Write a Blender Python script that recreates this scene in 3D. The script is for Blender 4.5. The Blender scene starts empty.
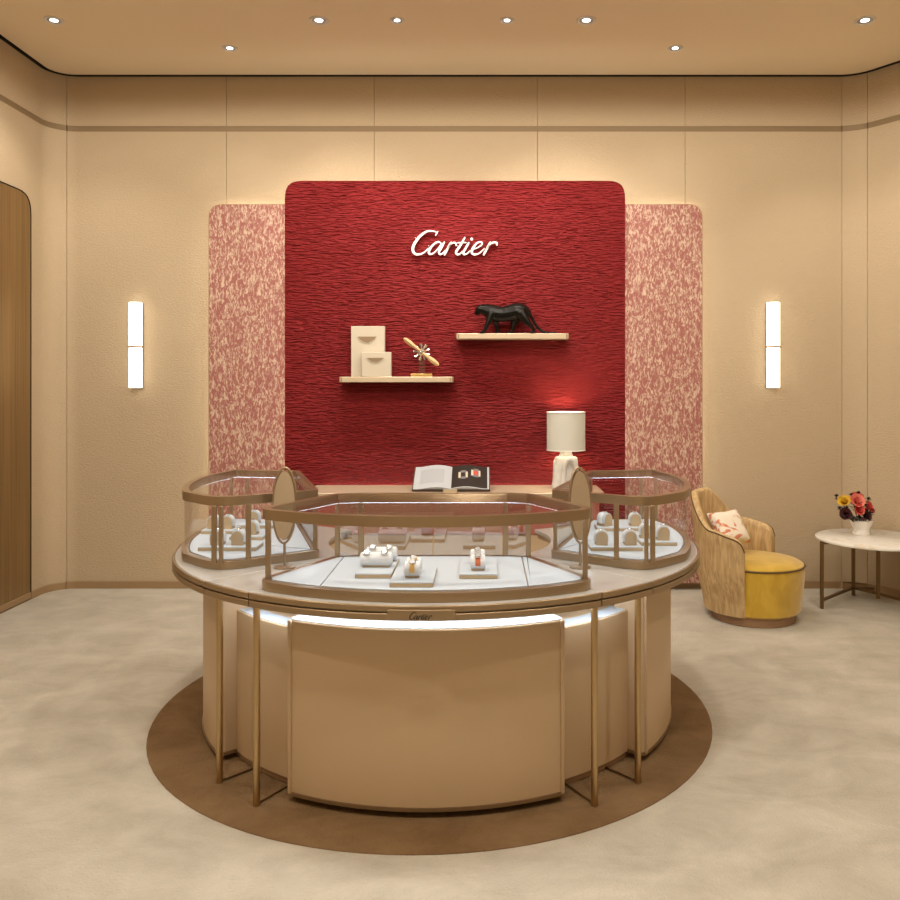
import bpy, bmesh, math, random
from math import sin, cos, pi, radians as R, atan2, hypot, sqrt
from mathutils import Matrix, Vector
random.seed(7)
SC = bpy.context.scene
COL = SC.collection

# ------------------------------------------------------------------ materials
def mat(name, col, rough=.5, metal=0., spec=.5, col2=None, nscale=(8, 8, 8), ndist=0., nlo=.35, nhi=.65, ndetail=4, nrough=.5,
        bump=0., bscale=(60, 60, 60), bdist=.01, bdetail=2, bndist=0., emit=None, estr=0., sheen=0., coat=0.):
    m = bpy.data.materials.new(name); m.use_nodes = True
    nt = m.node_tree; N = nt.nodes; L = nt.links
    p = N['Principled BSDF']
    p.inputs['Base Color'].default_value = (*col, 1); p.inputs['Roughness'].default_value = rough
    p.inputs['Metallic'].default_value = metal; p.inputs['Specular IOR Level'].default_value = spec
    if sheen: p.inputs['Sheen Weight'].default_value = sheen
    if coat: p.inputs['Coat Weight'].default_value = coat
    tc = N.new('ShaderNodeTexCoord')
    def noise(scale, detail, dist, rgh=.5):
        mp = N.new('ShaderNodeMapping'); mp.inputs['Scale'].default_value = scale
        L.new(tc.outputs['Object'], mp.inputs['Vector'])
        n = N.new('ShaderNodeTexNoise'); n.inputs['Scale'].default_value = 1; n.inputs['Detail'].default_value = detail
        n.inputs['Distortion'].default_value = dist; n.inputs['Roughness'].default_value = rgh
        L.new(mp.outputs['Vector'], n.inputs['Vector']); return n
    if col2:
        n = noise(nscale, ndetail, ndist, nrough)
        r = N.new('ShaderNodeValToRGB'); r.color_ramp.elements[0].position = nlo; r.color_ramp.elements[1].position = nhi
        r.color_ramp.elements[0].color = (*col, 1); r.color_ramp.elements[1].color = (*col2, 1)
        L.new(n.outputs['Fac'], r.inputs['Fac']); L.new(r.outputs['Color'], p.inputs['Base Color'])
    if bump:
        n = noise(bscale, bdetail, bndist)
        b = N.new('ShaderNodeBump'); b.inputs['Strength'].default_value = bump; b.inputs['Distance'].default_value = bdist
        L.new(n.outputs['Fac'], b.inputs['Height']); L.new(b.outputs['Normal'], p.inputs['Normal'])
    if emit:
        p.inputs['Emission Color'].default_value = (*emit, 1); p.inputs['Emission Strength'].default_value = estr
    return m

def glass_mat(name, refl, tint=(1, 1, 1), rough=0., base=.0):
    """thin clear pane: mostly see-through, a little mirror-like, more so at grazing angles"""
    m = bpy.data.materials.new(name); m.use_nodes = True
    nt = m.node_tree; N = nt.nodes; L = nt.links
    N.remove(N['Principled BSDF']); out = N['Material Output']
    t = N.new('ShaderNodeBsdfTransparent'); t.inputs['Color'].default_value = (*tint, 1)
    g = N.new('ShaderNodeBsdfGlossy'); g.inputs['Roughness'].default_value = rough
    lw = N.new('ShaderNodeLayerWeight'); lw.inputs['Blend'].default_value = .5
    pw = N.new('ShaderNodeMath'); pw.operation = 'POWER'; pw.inputs[1].default_value = 4.
    ma = N.new('ShaderNodeMath'); ma.operation = 'MULTIPLY_ADD'; ma.inputs[1].default_value = refl; ma.inputs[2].default_value = base
    mx = N.new('ShaderNodeMixShader')
    L.new(lw.outputs['Facing'], pw.inputs[0]); L.new(pw.outputs[0], ma.inputs[0]); L.new(ma.outputs[0], mx.inputs['Fac'])
    L.new(t.outputs[0], mx.inputs[1]); L.new(g.outputs[0], mx.inputs[2]); L.new(mx.outputs[0], out.inputs['Surface'])
    return m

def shade_mat(name, col):
    m = bpy.data.materials.new(name); m.use_nodes = True
    nt = m.node_tree; N = nt.nodes; L = nt.links
    N.remove(N['Principled BSDF']); out = N['Material Output']
    d = N.new('ShaderNodeBsdfDiffuse'); d.inputs['Color'].default_value = (*col, 1)
    t = N.new('ShaderNodeBsdfTranslucent'); t.inputs['Color'].default_value = (*col, 1)
    mx = N.new('ShaderNodeMixShader'); mx.inputs['Fac'].default_value = .10
    L.new(d.outputs[0], mx.inputs[1]); L.new(t.outputs[0], mx.inputs[2]); L.new(mx.outputs[0], out.inputs['Surface'])
    return m

M = {}
M['wall'] = mat('embossed_suede', (.49, .385, .26), .75, spec=.25, bump=.6, bscale=(52, 52, 110), bdist=.010, bndist=.8, bdetail=3)
M['ceiling'] = mat('ceiling_paint', (.82, .70, .52), .8, spec=.2)
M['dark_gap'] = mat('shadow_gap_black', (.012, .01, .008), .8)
M['bronze_trim'] = mat('bronze_trim', (.34, .225, .12), .5, .2)
M['band'] = mat('recessed_band', (.25, .175, .095), .6, .1)
M['carpet'] = mat('beige_carpet', (.395, .362, .30), .95, spec=.1, col2=(.51, .475, .405), nscale=(2.6, 3.6, 3), ndist=.4, nlo=.36, nhi=.64, ndetail=10, nrough=.68,
                  bump=.8, bscale=(95, 95, 95), bdist=.008, bdetail=4, sheen=.1)
M['disc'] = mat('brown_disc', (.15, .089, .041), .95, spec=.1, col2=(.215, .135, .068), nscale=(3, 4, 4), ndist=.5, nlo=.36, nhi=.64, ndetail=10, nrough=.68,
               bump=.8, bscale=(95, 95, 95), bdist=.008, bdetail=4)
M['red'] = mat('red_pleated', (.20, .0135, .0155), .65, spec=.12, bump=1., bscale=(14, 14, 84), bdist=.04, bdetail=1.2, bndist=.45)
M['rose'] = mat('rose_jacquard', (.33, .122, .105), .6, spec=.3, col2=(.60, .45, .345), nscale=(75, 75, 30), ndist=.9, nlo=.46, nhi=.63, ndetail=6,
                bump=.2, bscale=(60, 60, 30), bdist=.005)
M['champagne'] = mat('champagne_metal', (.385, .29, .185), .34, .85)
M['champagne_light'] = mat('pale_champagne', (.62, .51, .37), .4, .35)
M['brass'] = mat('brushed_brass', (.50, .36, .19), .32, 1.)
M['dark_brass'] = mat('dark_brass', (.20, .125, .055), .4, .9)
M['door_bronze'] = mat('brushed_bronze_door', (.29, .19, .085), .36, .8, col2=(.38, .255, .125), nscale=(40, 60, .8), bump=.1, bscale=(60, 160, 1), bdist=.003)
M['leather'] = mat('tan_leather', (.53, .395, .25), .45, spec=.4, bump=.08, bscale=(160, 160, 160), bdist=.002)
M['top'] = mat('pale_stone_top', (.44, .425, .40), .22, spec=.5)
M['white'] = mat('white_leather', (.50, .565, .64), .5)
M['roll'] = mat('white_cushion', (.70, .735, .78), .6)
M['cream'] = mat('cream_leather', (.58, .52, .42), .55)
M['tan'] = mat('tan_suede', (.47, .35, .21), .7)
M['pocket'] = mat('pocket_lining', (.26, .185, .11), .8)
M['steel'] = mat('polished_steel', (.75, .75, .74), .2, 1.)
M['glass'] = glass_mat('clear_glass', .30, base=.015)
M['doorglass'] = glass_mat('half_mirror_glass', .3, (.93, .91, .88), 0., .25)
M['acrylic'] = glass_mat('acrylic', .5, (.86, .86, .86), base=.06)
M['mirror'] = mat('mirror_silver', (.9, .9, .9), .02, 1.)
M['led'] = mat('cool_led', (1, 1, 1), .5, emit=(.70, .86, 1), estr=9)
M['led_base'] = mat('cool_led_base', (1, 1, 1), .5, emit=(.86, .93, 1), estr=40)
M['led_warm'] = mat('warm_led', (1, 1, 1), .5, emit=(1, .92, .77), estr=12)
M['led_desk'] = mat('warm_led_desk', (1, 1, 1), .5, emit=(1, .86, .68), estr=28)
M['sconce'] = mat('lit_opal_glass', (1, 1, 1), .4, emit=(1, .88, .70), estr=3.5)
M['lamp_lens'] = mat('lit_lens', (1, 1, 1), .4, emit=(1, .96, .9), estr=5)
M['trim_white'] = mat('white_trim', (.68, .67, .66), .35, .2)
M['trim_grey'] = mat('grey_reflector', (.42, .42, .44), .3, .6)
M['sign'] = mat('sign_white', (.95, .95, .95), .35)
M['black_ink'] = mat('black_ink', (.012, .01, .01), .6)
M['black_gloss'] = mat('black_bronze', (.005, .004, .003), .3, .0, spec=.2)
M['plaster'] = mat('white_plaster', (.72, .71, .70), .6, col2=(.60, .59, .58), nscale=(14, 14, 14), bump=.25, bscale=(40, 40, 40), bdist=.004)
M['shade'] = shade_mat('linen_shade', (.66, .66, .62))
M['paper'] = mat('white_paper', (.44, .465, .50), .6)
M['paper_grey'] = mat('grey_print', (.38, .40, .43), .6)
M['paper_black'] = mat('black_page', (.02, .014, .01), .5)
M['cover'] = mat('book_cover', (.05, .035, .02), .6)
M['red_print'] = mat('red_print', (.5, .07, .05), .6)
M['console_red'] = mat('dusty_red_front', (.40, .13, .10), .55, bump=.2, bscale=(200, 200, 200), bdist=.002)
M['gold'] = mat('gold_satin', (.75, .53, .20), .3, .9)
M['blade'] = mat('propeller_wood', (.60, .40, .19), .4)
M['straw'] = mat('straw_weave', (.40, .265, .12), .7, col2=(.60, .43, .22), nscale=(60, 60, 7), ndist=.5, bump=.4, bscale=(160, 160, 16), bdist=.004)
M['velvet'] = mat('yellow_velvet', (.50, .31, .012), .6, col2=(.60, .39, .03), nscale=(9, 9, 5), ndist=1, sheen=.5, bump=.1, bscale=(60, 60, 60), bdist=.002)
M['piping'] = mat('dark_piping', (.10, .06, .02), .6)
M['plinth'] = mat('brown_plinth', (.30, .18, .10), .5)
M['pillow'] = mat('patterned_cushion', (.78, .71, .60), .7, col2=(.62, .22, .12), nscale=(9, 16, 9), ndist=2., nlo=.53, nhi=.58, ndetail=3)
M['marble'] = mat('pale_marble', (.80, .79, .75), .2, col2=(.72, .67, .57), nscale=(5, 5, 5), ndist=2.5, nlo=.52, nhi=.6)
M['ceramic'] = mat('white_ceramic', (.82, .80, .77), .3)
M['pet_red'] = mat('red_petals', (.50, .03, .03), .6, col2=(.62, .10, .07), nscale=(60, 60, 60))
M['pet_pink'] = mat('coral_petals', (.72, .20, .15), .6)
M['pet_yellow'] = mat('yellow_petals', (.66, .42, .03), .6)
M['leaf'] = mat('dark_leaf', (.025, .022, .015), .6)
M['plum'] = mat('plum_leaf', (.06, .012, .018), .6)
M['strap_white'] = mat('pale_strap', (.72, .73, .74), .4)
M['strap_orange'] = mat('orange_strap', (.60, .16, .06), .5)
M['dial'] = mat('silver_dial', (.45, .46, .48), .25, .6)

# ------------------------------------------------------------------ object helpers
def link(name, me, m, parent=None, smooth=True, bev=0., origin=None):
    ob = bpy.data.objects.new(name, me); COL.objects.link(ob)
    if m: me.materials.append(M[m] if isinstance(m, str) else m)
    W = Matrix.Identity(4)
    if parent is not None:
        ob.parent = parent
        chain = []; q = parent
        while q: chain.append(q.matrix_basis.copy()); q = q.parent
        for c in reversed(chain): W = W @ c
        me.transform(W.inverted())
    elif origin is not None:
        me.transform(Matrix.Translation(-Vector(origin))); ob.location = origin
    if smooth:
        for p in me.polygons: p.use_smooth = True
        me.set_sharp_from_angle(angle=R(38))
    if bev:
        b = ob.modifiers.new('edge', 'BEVEL'); b.width = bev; b.segments = 2; b.limit_method = 'ANGLE'; b.angle_limit = R(40)
    return ob

def tag(o, label, cat, group=None):
    o['label'] = label; o['category'] = cat
    if group: o['group'] = group
    return o

def thing(name, loc, label, cat, group=None, rz=0.):
    o = bpy.data.objects.new(name, None); COL.objects.link(o); o.empty_display_size = .1
    o.location = loc; o.rotation_euler = (0, 0, rz)
    return tag(o, label, cat, group)

def dup(o, loc, rz=None, label=None):
    def cp(x, par):
        c = x.copy(); COL.objects.link(c)
        if par is not None: c.parent = par
        for ch in list(x.children): cp(ch, c)
        return c
    c = cp(o, None); c.location = loc
    if rz is not None: c.rotation_euler = (0, 0, rz)
    if label: c['label'] = label
    return c

def setmat(o, m):
    o.data = o.data.copy(); o.data.materials.clear(); o.data.materials.append(M[m])

def area2(p): return sum(p[i][0]*p[(i+1) % len(p)][1]-p[(i+1) % len(p)][0]*p[i][1] for i in range(len(p)))/2
def ccw(p): return p if area2(p) > 0 else p[::-1]

def rpoly(pts, n=7):
    """rounded polygon from (x, y, radius)"""
    out = []; k = len(pts)
    for i in range(k):
        x, y, r = pts[i]
        if r <= 0: out.append((x, y)); continue
        p = Vector((x, y)); a = Vector(pts[i-1][:2])-p; b = Vector(pts[(i+1) % k][:2])-p
        la, lb = a.length, b.length; a.normalize(); b.normalize()
        half = a.angle(b)/2
        t = min(r/max(math.tan(half), .05), .48*la, .48*lb)
        A = p+a*t; B = p+b*t
        for j in range(n+1):
            s = j/n; q = A*(1-s)**2+p*2*s*(1-s)+B*s*s
            # pull towards a true arc
            q = q+(p-q)*.08*math.sin(pi*s)
            out.append((q.x, q.y))
    return out

def offset(poly, o):
    poly = ccw(poly); k = len(poly); res = []
    for i in range(k):
        p = Vector(poly[i]); a = p-Vector(poly[i-1]); b = Vector(poly[(i+1) % k])-p
        if a.length < 1e-7: a = b.copy()
        if b.length < 1e-7: b = a.copy()
        a.normalize(); b.normalize()
        na = Vector((a.y, -a.x)); nb = Vector((b.y, -b.x)); n = na+nb
        if n.length < 1e-6: n = na
        n.normalize(); d = max(n.dot(na), .5)
        q = p+n*(o/d); res.append((q.x, q.y))
    return res

def offs_path(path, o):
    res = []; k = len(path)
    for i in range(k):
        p = Vector(path[i]); a = (p-Vector(path[i-1])) if i > 0 else None; b = (Vector(path[i+1])-p) if i < k-1 else None
        if a is None: a = b.copy()
        if b is None: b = a.copy()
        a.normalize(); b.normalize(); na = Vector((a.y, -a.x)); nb = Vector((b.y, -b.x)); n = (na+nb).normalized()
        q = p+n*(o/max(n.dot(na), .5)); res.append((q.x, q.y))
    return res

class MB:
    def __init__(s): s.bm = bmesh.new()
    def face(s, vs):
        try: s.bm.faces.new(vs)
        except ValueError: pass
    def prism(s, poly, z0, z1, mtx=None):
        poly = ccw(poly); f = (lambda v: mtx @ Vector(v)) if mtx else (lambda v: v)
        a = [s.bm.verts.new(f((x, y, z0))) for x, y in poly]; b = [s.bm.verts.new(f((x, y, z1))) for x, y in poly]
        n = len(poly); s.face(a[::-1]); s.face(b)
        for i in range(n): j = (i+1) % n; s.face((a[i], a[j], b[j], b[i]))
        return s
    def box(s, x0, x1, y0, y1, z0, z1): return s.prism([(x0, y0), (x1, y0), (x1, y1), (x0, y1)], z0, z1)
    def ring(s, poly, oi, oo, z0, z1):
        a, b = offset(poly, oi), offset(poly, oo); n = len(a)
        L = [[s.bm.verts.new((x, y, z)) for x, y in p] for p, z in ((a, z0), (b, z0), (b, z1), (a, z1))]
        for i in range(n):
            j = (i+1) % n
            for q in range(4): w = (q+1) % 4; s.face((L[q][i], L[q][j], L[w][j], L[w][i]))
        return s
    def strip(s, path, z0, z1, o0=None, o1=None):
        """open wall along a path; with o0/o1 a solid band between two offsets"""
        if o0 is None:
            a = [s.bm.verts.new((x, y, z0)) for x, y in path]; b = [s.bm.verts.new((x, y, z1)) for x, y in path]
            for i in range(len(path)-1): s.face((a[i], a[i+1], b[i+1], b[i]))
        else:
            s.prism(offs_path(path, o0)+offs_path(path, o1)[::-1], z0, z1)
        return s
    def band(s, r0, r1, t0, t1, z0, z1, c, n=None):
        n = n or max(3, int(abs(t1-t0)/3))
        P = [(c[0]+r1*sin(R(t0+(t1-t0)*i/n)), c[1]-r1*cos(R(t0+(t1-t0)*i/n))) for i in range(n+1)]
        Q = [(c[0]+r0*sin(R(t0+(t1-t0)*i/n)), c[1]-r0*cos(R(t0+(t1-t0)*i/n))) for i in range(n+1)]
        V = [[s.bm.verts.new((x, y, z)) for x, y in p] for p, z in ((Q, z0), (P, z0), (P, z1), (Q, z1))]
        for i in range(n):
            for q in range(4): w = (q+1) % 4; s.face((V[q][i], V[q][i+1], V[w][i+1], V[w][i]))
        s.face([V[q][0] for q in range(4)]); s.face([V[q][n] for q in (3, 2, 1, 0)])
        return s
    def lathe(s, prof, c, n=32, mtx=None):
        rings = []
        for r, z in prof:
            vs = []
            for i in range(n):
                v = Vector((r*cos(2*pi*i/n), r*sin(2*pi*i/n), z))
                v = (mtx @ v) if mtx else v
                vs.append(s.bm.verts.new((c[0]+v.x, c[1]+v.y, c[2]+v.z)))
            rings.append(vs)
        for a, b in zip(rings, rings[1:]):
            for i in range(n): j = (i+1) % n; s.face((a[i], a[j], b[j], b[i]))
        s.face(rings[0][::-1]); s.face(rings[-1]); return s
    def tube(s, pts, r, n=10, closed=False):
        P = [Vector(p) for p in pts]; k = len(P); rs = r if isinstance(r, (list, tuple)) else [r]*k
        rings = []; prev = None
        for i in range(k):
            a = P[i]-P[i-1] if (i or closed) else P[1]-P[0]
            b = P[(i+1) % k]-P[i] if (i < k-1 or closed) else P[i]-P[i-1]
            t = (a.normalized()+b.normalized()).normalized()
            if prev is None: u = t.orthogonal().normalized()
            else:
                u = prev-t*prev.dot(t); u = u.normalized() if u.length > 1e-6 else t.orthogonal().normalized()
            prev = u; w = t.cross(u)
            rings.append([s.bm.verts.new(P[i]+(u*cos(2*pi*q/n)+w*sin(2*pi*q/n))*rs[i]) for q in range(n)])
        m = k if closed else k-1
        for i in range(m):
            a, b = rings[i], rings[(i+1) % k]
            for q in range(n): j = (q+1) % n; s.face((a[q], a[j], b[j], b[q]))
        if not closed: s.face(rings[0][::-1]); s.face(rings[-1])
        return s
    def ball(s, c, r, seg=12, sc=(1, 1, 1), mtx=None):
        m = Matrix.Translation(c) @ (mtx or Matrix.Identity(4)) @ Matrix.Diagonal((*sc, 1))
        bmesh.ops.create_uvsphere(s.bm, u_segments=seg, v_segments=max(6, seg//2), radius=r, matrix=m); return s
    def build(s, name, m, parent=None, smooth=True, bev=0., origin=None):
        bmesh.ops.recalc_face_normals(s.bm, faces=s.bm.faces)
        me = bpy.data.meshes.new(name); s.bm.to_mesh(me); s.bm.free()
        return link(name, me, m, parent, smooth, bev, origin)

def catmull(P, n=8):
    out = []
    for i in range(len(P)-1):
        p0 = P[max(i-1, 0)]; p1 = P[i]; p2 = P[i+1]; p3 = P[min(i+2, len(P)-1)]
        for j in range(n):
            t = j/n
            out.append(tuple(.5*((2*b)+(c-a)*t+(2*a-5*b+4*c-d)*t*t+(3*b-a-3*c+d)*t**3) for a, b, c, d in zip(p0, p1, p2, p3)))
    out.append(tuple(P[-1])); return out

def structure(o): o['kind'] = 'structure'; return o

# ------------------------------------------------------------------ room
CEIL = 4.026
def arc(cx, cy, r, a0, a1, n=10): return [(cx+r*cos(R(a0+(a1-a0)*i/n)), cy+r*sin(R(a0+(a1-a0)*i/n))) for i in range(n+1)]
GR = .0028
def seam_v(x): return [(x-GR, 6.46), (x, 6.468), (x+GR, 6.46)]
left_path = [(-3.17, -2.6), (-3.17, 6.26)]
cornerL = arc(-2.97, 6.26, .2, 180, 120, 7)+[(-2.97+r*cos(R(a)), 6.26+r*sin(R(a))) for a, r in ((115.9, .2), (115.2, .207), (114.5, .2))]+arc(-2.97, 6.26, .2, 110, 90, 4)
backL = [p for p in cornerL if p[0] > -3.06]
leftc = [p for p in cornerL if p[0] <= -3.06]
corner_r = [(3.0+r*sin(R(a)), 6.16+r*cos(R(a))) for a, r in [(0, .3), (4, .3), (7.3, .3), (7.7, .307), (8.1, .3)]+[(a, .3) for a in range(12, 42, 5)]+[(42.5, .3), (43, .307), (43.5, .3), (49, .3), (55, .3)]]
back_path = [leftc[-1]]+backL+[q for x in (-1.808, -.643, .643, 1.806) for q in seam_v(x)]+[(2.99, 6.46)]+corner_r[:2]
dirr = (cos(R(55)), -sin(R(55)))
diag_end = (corner_r[-1][0]+1.7*dirr[0], corner_r[-1][1]+1.7*dirr[1])
right_path = corner_r[1:]+[diag_end, (diag_end[0], -2.6)]
# extra seam where the right wall turns
wl = left_path[:1]+leftc
WZ = [(.0, 3.596), (3.64, CEIL+.12)]
def wall(name, path):
    mb = MB()
    for a, b in WZ: mb.strip(path, a, b)
    mb.strip(offs_path(path, -.012), 3.59, 3.646)
    return structure(mb.build(name, 'wall'))
wall('wall_back', back_path); wall('wall_left', wl); wall('wall_right', right_path)
mb = MB(); mb.strip([(diag_end[0], -2.6), (-3.17, -2.6)], 0, CEIL+.12); structure(mb.build('wall_front', 'wall'))
full = wl[:-1]+[leftc[-1]]+backL+[(2.99, 6.46)]+corner_r+[diag_end, (diag_end[0], -2.6)]
structure(MB().strip(full, 3.594, 3.642, -.011, -.004).build('trim_1', 'band'))
structure(MB().strip(full, CEIL+.002, CEIL+.12, .001, .004).build('gap_shade_strip', 'dark_gap'))  # black strip painted in for the shade of the gap above the ceiling edge
for nm, pth in (('baseboard_left', wl), ('baseboard_back', [leftc[-1]]+backL+[(2.99, 6.46)]+corner_r[:2]), ('baseboard_right', right_path)):
    structure(MB().strip(pth, 0, .055, .002, .014).build(nm, 'bronze_trim', bev=.003))
room = full
structure(MB().prism(offset(room, .05), -.05, 0).build('floor', 'carpet', smooth=False))
structure(MB().prism(offset(room, -.04), CEIL, CEIL+.05).build('ceiling', 'ceiling', smooth=False, bev=.008))
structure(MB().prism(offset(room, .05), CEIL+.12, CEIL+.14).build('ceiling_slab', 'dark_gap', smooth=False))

# ------------------------------------------------------------------ wall panels
def face_poly(poly, y0, y1):
    """prism of an x-z outline between two depths"""
    return Matrix(((1, 0, 0, 0), (0, 0, -1, y1), (0, 1, 0, 0), (0, 0, 0, 1))), 0, y1-y0

def xz(mb, poly, y0, y1):
    m, a, b = face_poly(poly, y0, y1); mb.prism(poly, a, b, m); return mb

fp = thing('feature_panel', (0, 6.285, 0), 'large crimson rippled feature panel with rounded top corners on back wall', 'wall panel')
xz(MB(), rpoly([(-1.302, 0, 0), (1.302, 0, 0), (1.302, 3.163, .135), (-1.302, 3.163, .135)]), 6.27, 6.30).build('rippled_face', 'red', fp, bev=.004)
inner = offset(rpoly([(-1.302, .3, 0), (1.302, .3, 0), (1.302, 3.163, .135), (-1.302, 3.163, .135)]), -.05)
def halo(inner_pts, y, r, parent, m='led_warm'):
    MB().tube([(x, y, z) for x, z in inner_pts], r, 8).build('light_strip', m, parent)
outl = [(-1.255, .9), (-1.255, 3.02), (-1.22, 3.09), (-1.15, 3.118), (1.15, 3.118), (1.22, 3.09), (1.255, 3.02), (1.255, .9)]
halo(outl, 6.325, .008, fp)
def side_panel(sx, label):
    t = thing('patterned_panel', (sx*1.5, 6.392, 0), label, 'wall panel', 'rose patterned wall panels')
    P = rpoly([(sx*1.05, .057, 0), (sx*1.92, .057, 0), (sx*1.92, 3.005, .115), (sx*1.05, 3.005, 0)])
    xz(MB(), P, 6.385, 6.400).build('woven_face', 'rose', t)
    xz(MB(), offset(P, .006), 6.393, 6.404).build('edge_frame', 'bronze_trim', t)
    halo([(sx*1.885, .3), (sx*1.885, 2.9), (sx*1.86, 2.955), (sx*1.81, 2.97), (sx*1.10, 2.97)], 6.425, .008, t)
side_panel(-1, 'rose and cream patterned panel beside crimson panel, on the bronze door side')
side_panel(1, 'rose and cream patterned panel beside crimson panel, behind the yellow armchair side')

# bronze door leaf on the left wall
t = thing('bronze_door', (-3.15, 5.5, 0), 'tall brushed bronze door with rounded top corner on side wall', 'door')
P = rpoly([(4.86, .012, 0), (6.115, .012, 0), (6.115, 3.02, .16), (4.86, 3.02, .16)])
mx = Matrix(((0, 0, 1, -3.169), (1, 0, 0, 0), (0, 1, 0, 0), (0, 0, 0, 1)))
MB().prism(P, .002, .010, mx).build('door_leaf', 'door_bronze', t, bev=.004)
mb = MB(); mb.ring(P, .001, .006, 0, .013); mb.bm.transform(mx)
mb.build('dark_edge', 'dark_gap', t)

# ------------------------------------------------------------------ lettering
GLYPHS = {   # stroke centre lines, half-widths given per stroke
 'C': [([(300, 100), (268, 90), (222, 92), (165, 130), (120, 190), (104, 240), (122, 275), (160, 280), (200, 262), (238, 226)], [4, 6, 8, 11, 12, 12, 11, 9, 6, 4]),
       ([(309, 93), (299, 110), (290, 126)], [4, 6, 4])],
 'a': [([(338, 190), (312, 178), (275, 198), (242, 240), (238, 272), (262, 277), (302, 244), (340, 190)], [5, 7, 8, 10, 10, 7, 5, 5]),
       ([(362, 180), (338, 224), (318, 262), (328, 280), (348, 272), (372, 246)], [7, 10, 10, 8, 6, 4])],
 'r': [([(418, 182), (394, 224), (364, 283)], [8, 10, 9]), ([(386, 240), (412, 200), (438, 184), (456, 190), (458, 206)], [4, 6, 7, 8, 7])],
 't': [([(530, 142), (492, 210), (460, 256), (466, 280), (490, 276), (516, 250)], [6, 10, 10, 9, 6, 4]), ([(470, 186), (540, 183)], [5, 5])],
 'i': [([(562, 186), (536, 232), (518, 266), (526, 281), (548, 274), (574, 250)], [8, 10, 10, 8, 6, 4]), ([(587, 155), (589, 155)], [13, 13])],
 'e': [([(596, 240), (640, 222), (672, 196), (662, 179), (630, 188), (598, 228), (588, 264), (610, 282), (650, 270), (690, 232)], [4, 5, 6, 7, 8, 11, 11, 9, 6, 4])],
 's': [([(738, 182), (716, 224), (686, 283)], [8, 10, 9]), ([(706, 240), (738, 198), (766, 182), (790, 186), (792, 202)], [4, 6, 8, 9, 9])]}
def glyph(key, fn, depth, dirv, wk=1.):
    """fn: stroke-space point -> 3D point on the front; dirv: towards the back"""
    mb = MB(); dv = Vector(dirv)*depth
    for pts, ws in GLYPHS[key]:
        C = catmull([(a, b, w*wk) for (a, b), w in zip(pts, ws)], 6)
        dot = len(pts) == 2 and abs(pts[0][0]-pts[1][0]) < 4
        Lp, Rp = [], []
        for i, (x, y, w) in enumerate(C):
            j, k = max(i-1, 0), min(i+1, len(C)-1)
            tx, ty = C[k][0]-C[j][0], C[k][1]-C[j][1]; l = hypot(tx, ty) or 1
            nx, ny = -ty/l, tx/l
            Lp.append((x+nx*w, y+ny*w)); Rp.append((x-nx*w, y-ny*w))
        for a in range(0 if dot else len(C)-1):
            q = [Lp[a], Lp[a+1], Rp[a+1], Rp[a]]
            f = [mb.bm.verts.new(fn(*p)) for p in q]; g = [mb.bm.verts.new(Vector(fn(*p))+dv) for p in q]
            mb.face(f); mb.face(g[::-1])
            for i in range(4): mb.face((f[i], f[(i+1) % 4], g[(i+1) % 4], g[i]))
        for x, y, w in (C[:1] if dot else (C[0], C[-1])):
            ps = [(x+w*cos(2*pi*i/12), y+w*sin(2*pi*i/12)) for i in range(12)]
            f = [mb.bm.verts.new(fn(*p)) for p in ps]; g = [mb.bm.verts.new(Vector(fn(*p))+dv) for p in ps]
            mb.face(f); mb.face(g[::-1])
            for i in range(12): mb.face((f[i], f[(i+1) % 12], g[(i+1) % 12], g[i]))
    return mb
sign = thing('wall_sign', (0, 6.25, 2.72), 'white cursive letter sign mounted high on the crimson panel', 'sign')
def sgn(x, y):
    px, py = 400+x/8.182, 220+y/8.182
    return (.2217+(px-484)*6.24/820, 6.24, 1.6-(py-385)*6.24/820)
for k in ('C', 'a', 'r', 't', 'i', 'e', 's'):
    glyph(k, sgn, .016, (0, 1, 0), .86).build('letter', 'sign', sign, smooth=False)
for x, z in ((-.30, 2.72), (-.20, 2.66), (.02, 2.66), (.2, 2.66)):
    MB().tube([(x, 6.25, z), (x, 6.272, z)], .005, 8).build('mounting_pin', 'steel', sign)

# ------------------------------------------------------------------ shelves and their contents
def shelf(x0, x1, z, label):
    t = thing('wall_shelf', ((x0+x1)/2, 6.27, z), label, 'shelf', 'shelves on the crimson panel')
    MB().prism(rpoly([(x0, 6.268, 0), (x0, 6.12, .03), (x1, 6.12, .03), (x1, 6.268, 0)]), z-.042, z).build('shelf_board', 'champagne_light', t, bev=.004)
    for x in (x0+.02, x1-.02):
        MB().box(x-.004, x+.004, 6.1195, 6.13, z-.036, z-.006).build('end_seam', 'bronze_trim', t)
    return t
shelf(-.862, -.010, 1.662, 'lower wall shelf carrying two cream pocket stands and a propeller ornament')
shelf(.012, .858, 1.986, 'upper wall shelf carrying the black panther')

def pocket_stand(x0, x1, z0, z1, y0, y1, nx0, nx1, nz, nd, label):
    t = thing('pocket_stand', ((x0+x1)/2, (y0+y1)/2, z0), label, 'display stand', 'cream stands on the lower shelf')
    MB().box(x0, x1, y0, y1, z0, z1).build('stand_body', 'cream', t, bev=.004)
    n = 12; pts = [(nx0+(nx1-nx0)*i/n, nz-nd*sin(pi*i/n)**.8) for i in range(n+1)]
    xz(MB(), pts, y0-.0025, y0+.004).build('pocket_opening', 'pocket', t, smooth=False)
    lip = [(x, y0-.003, z) for x, z in pts]
    MB().tube(lip, .0018, 6).build('pocket_lip', 'cream', t)
pocket_stand(-.783, -.530, 1.662, 2.045, 6.195, 6.255, -.735, -.59, 1.966, .05, 'tall cream pocket stand at the back of the lower shelf')
pocket_stand(-.694, -.473, 1.662, 1.846, 6.130, 6.185, -.655, -.525, 1.803, .037, 'short cream pocket stand in front of the tall one')

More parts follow.
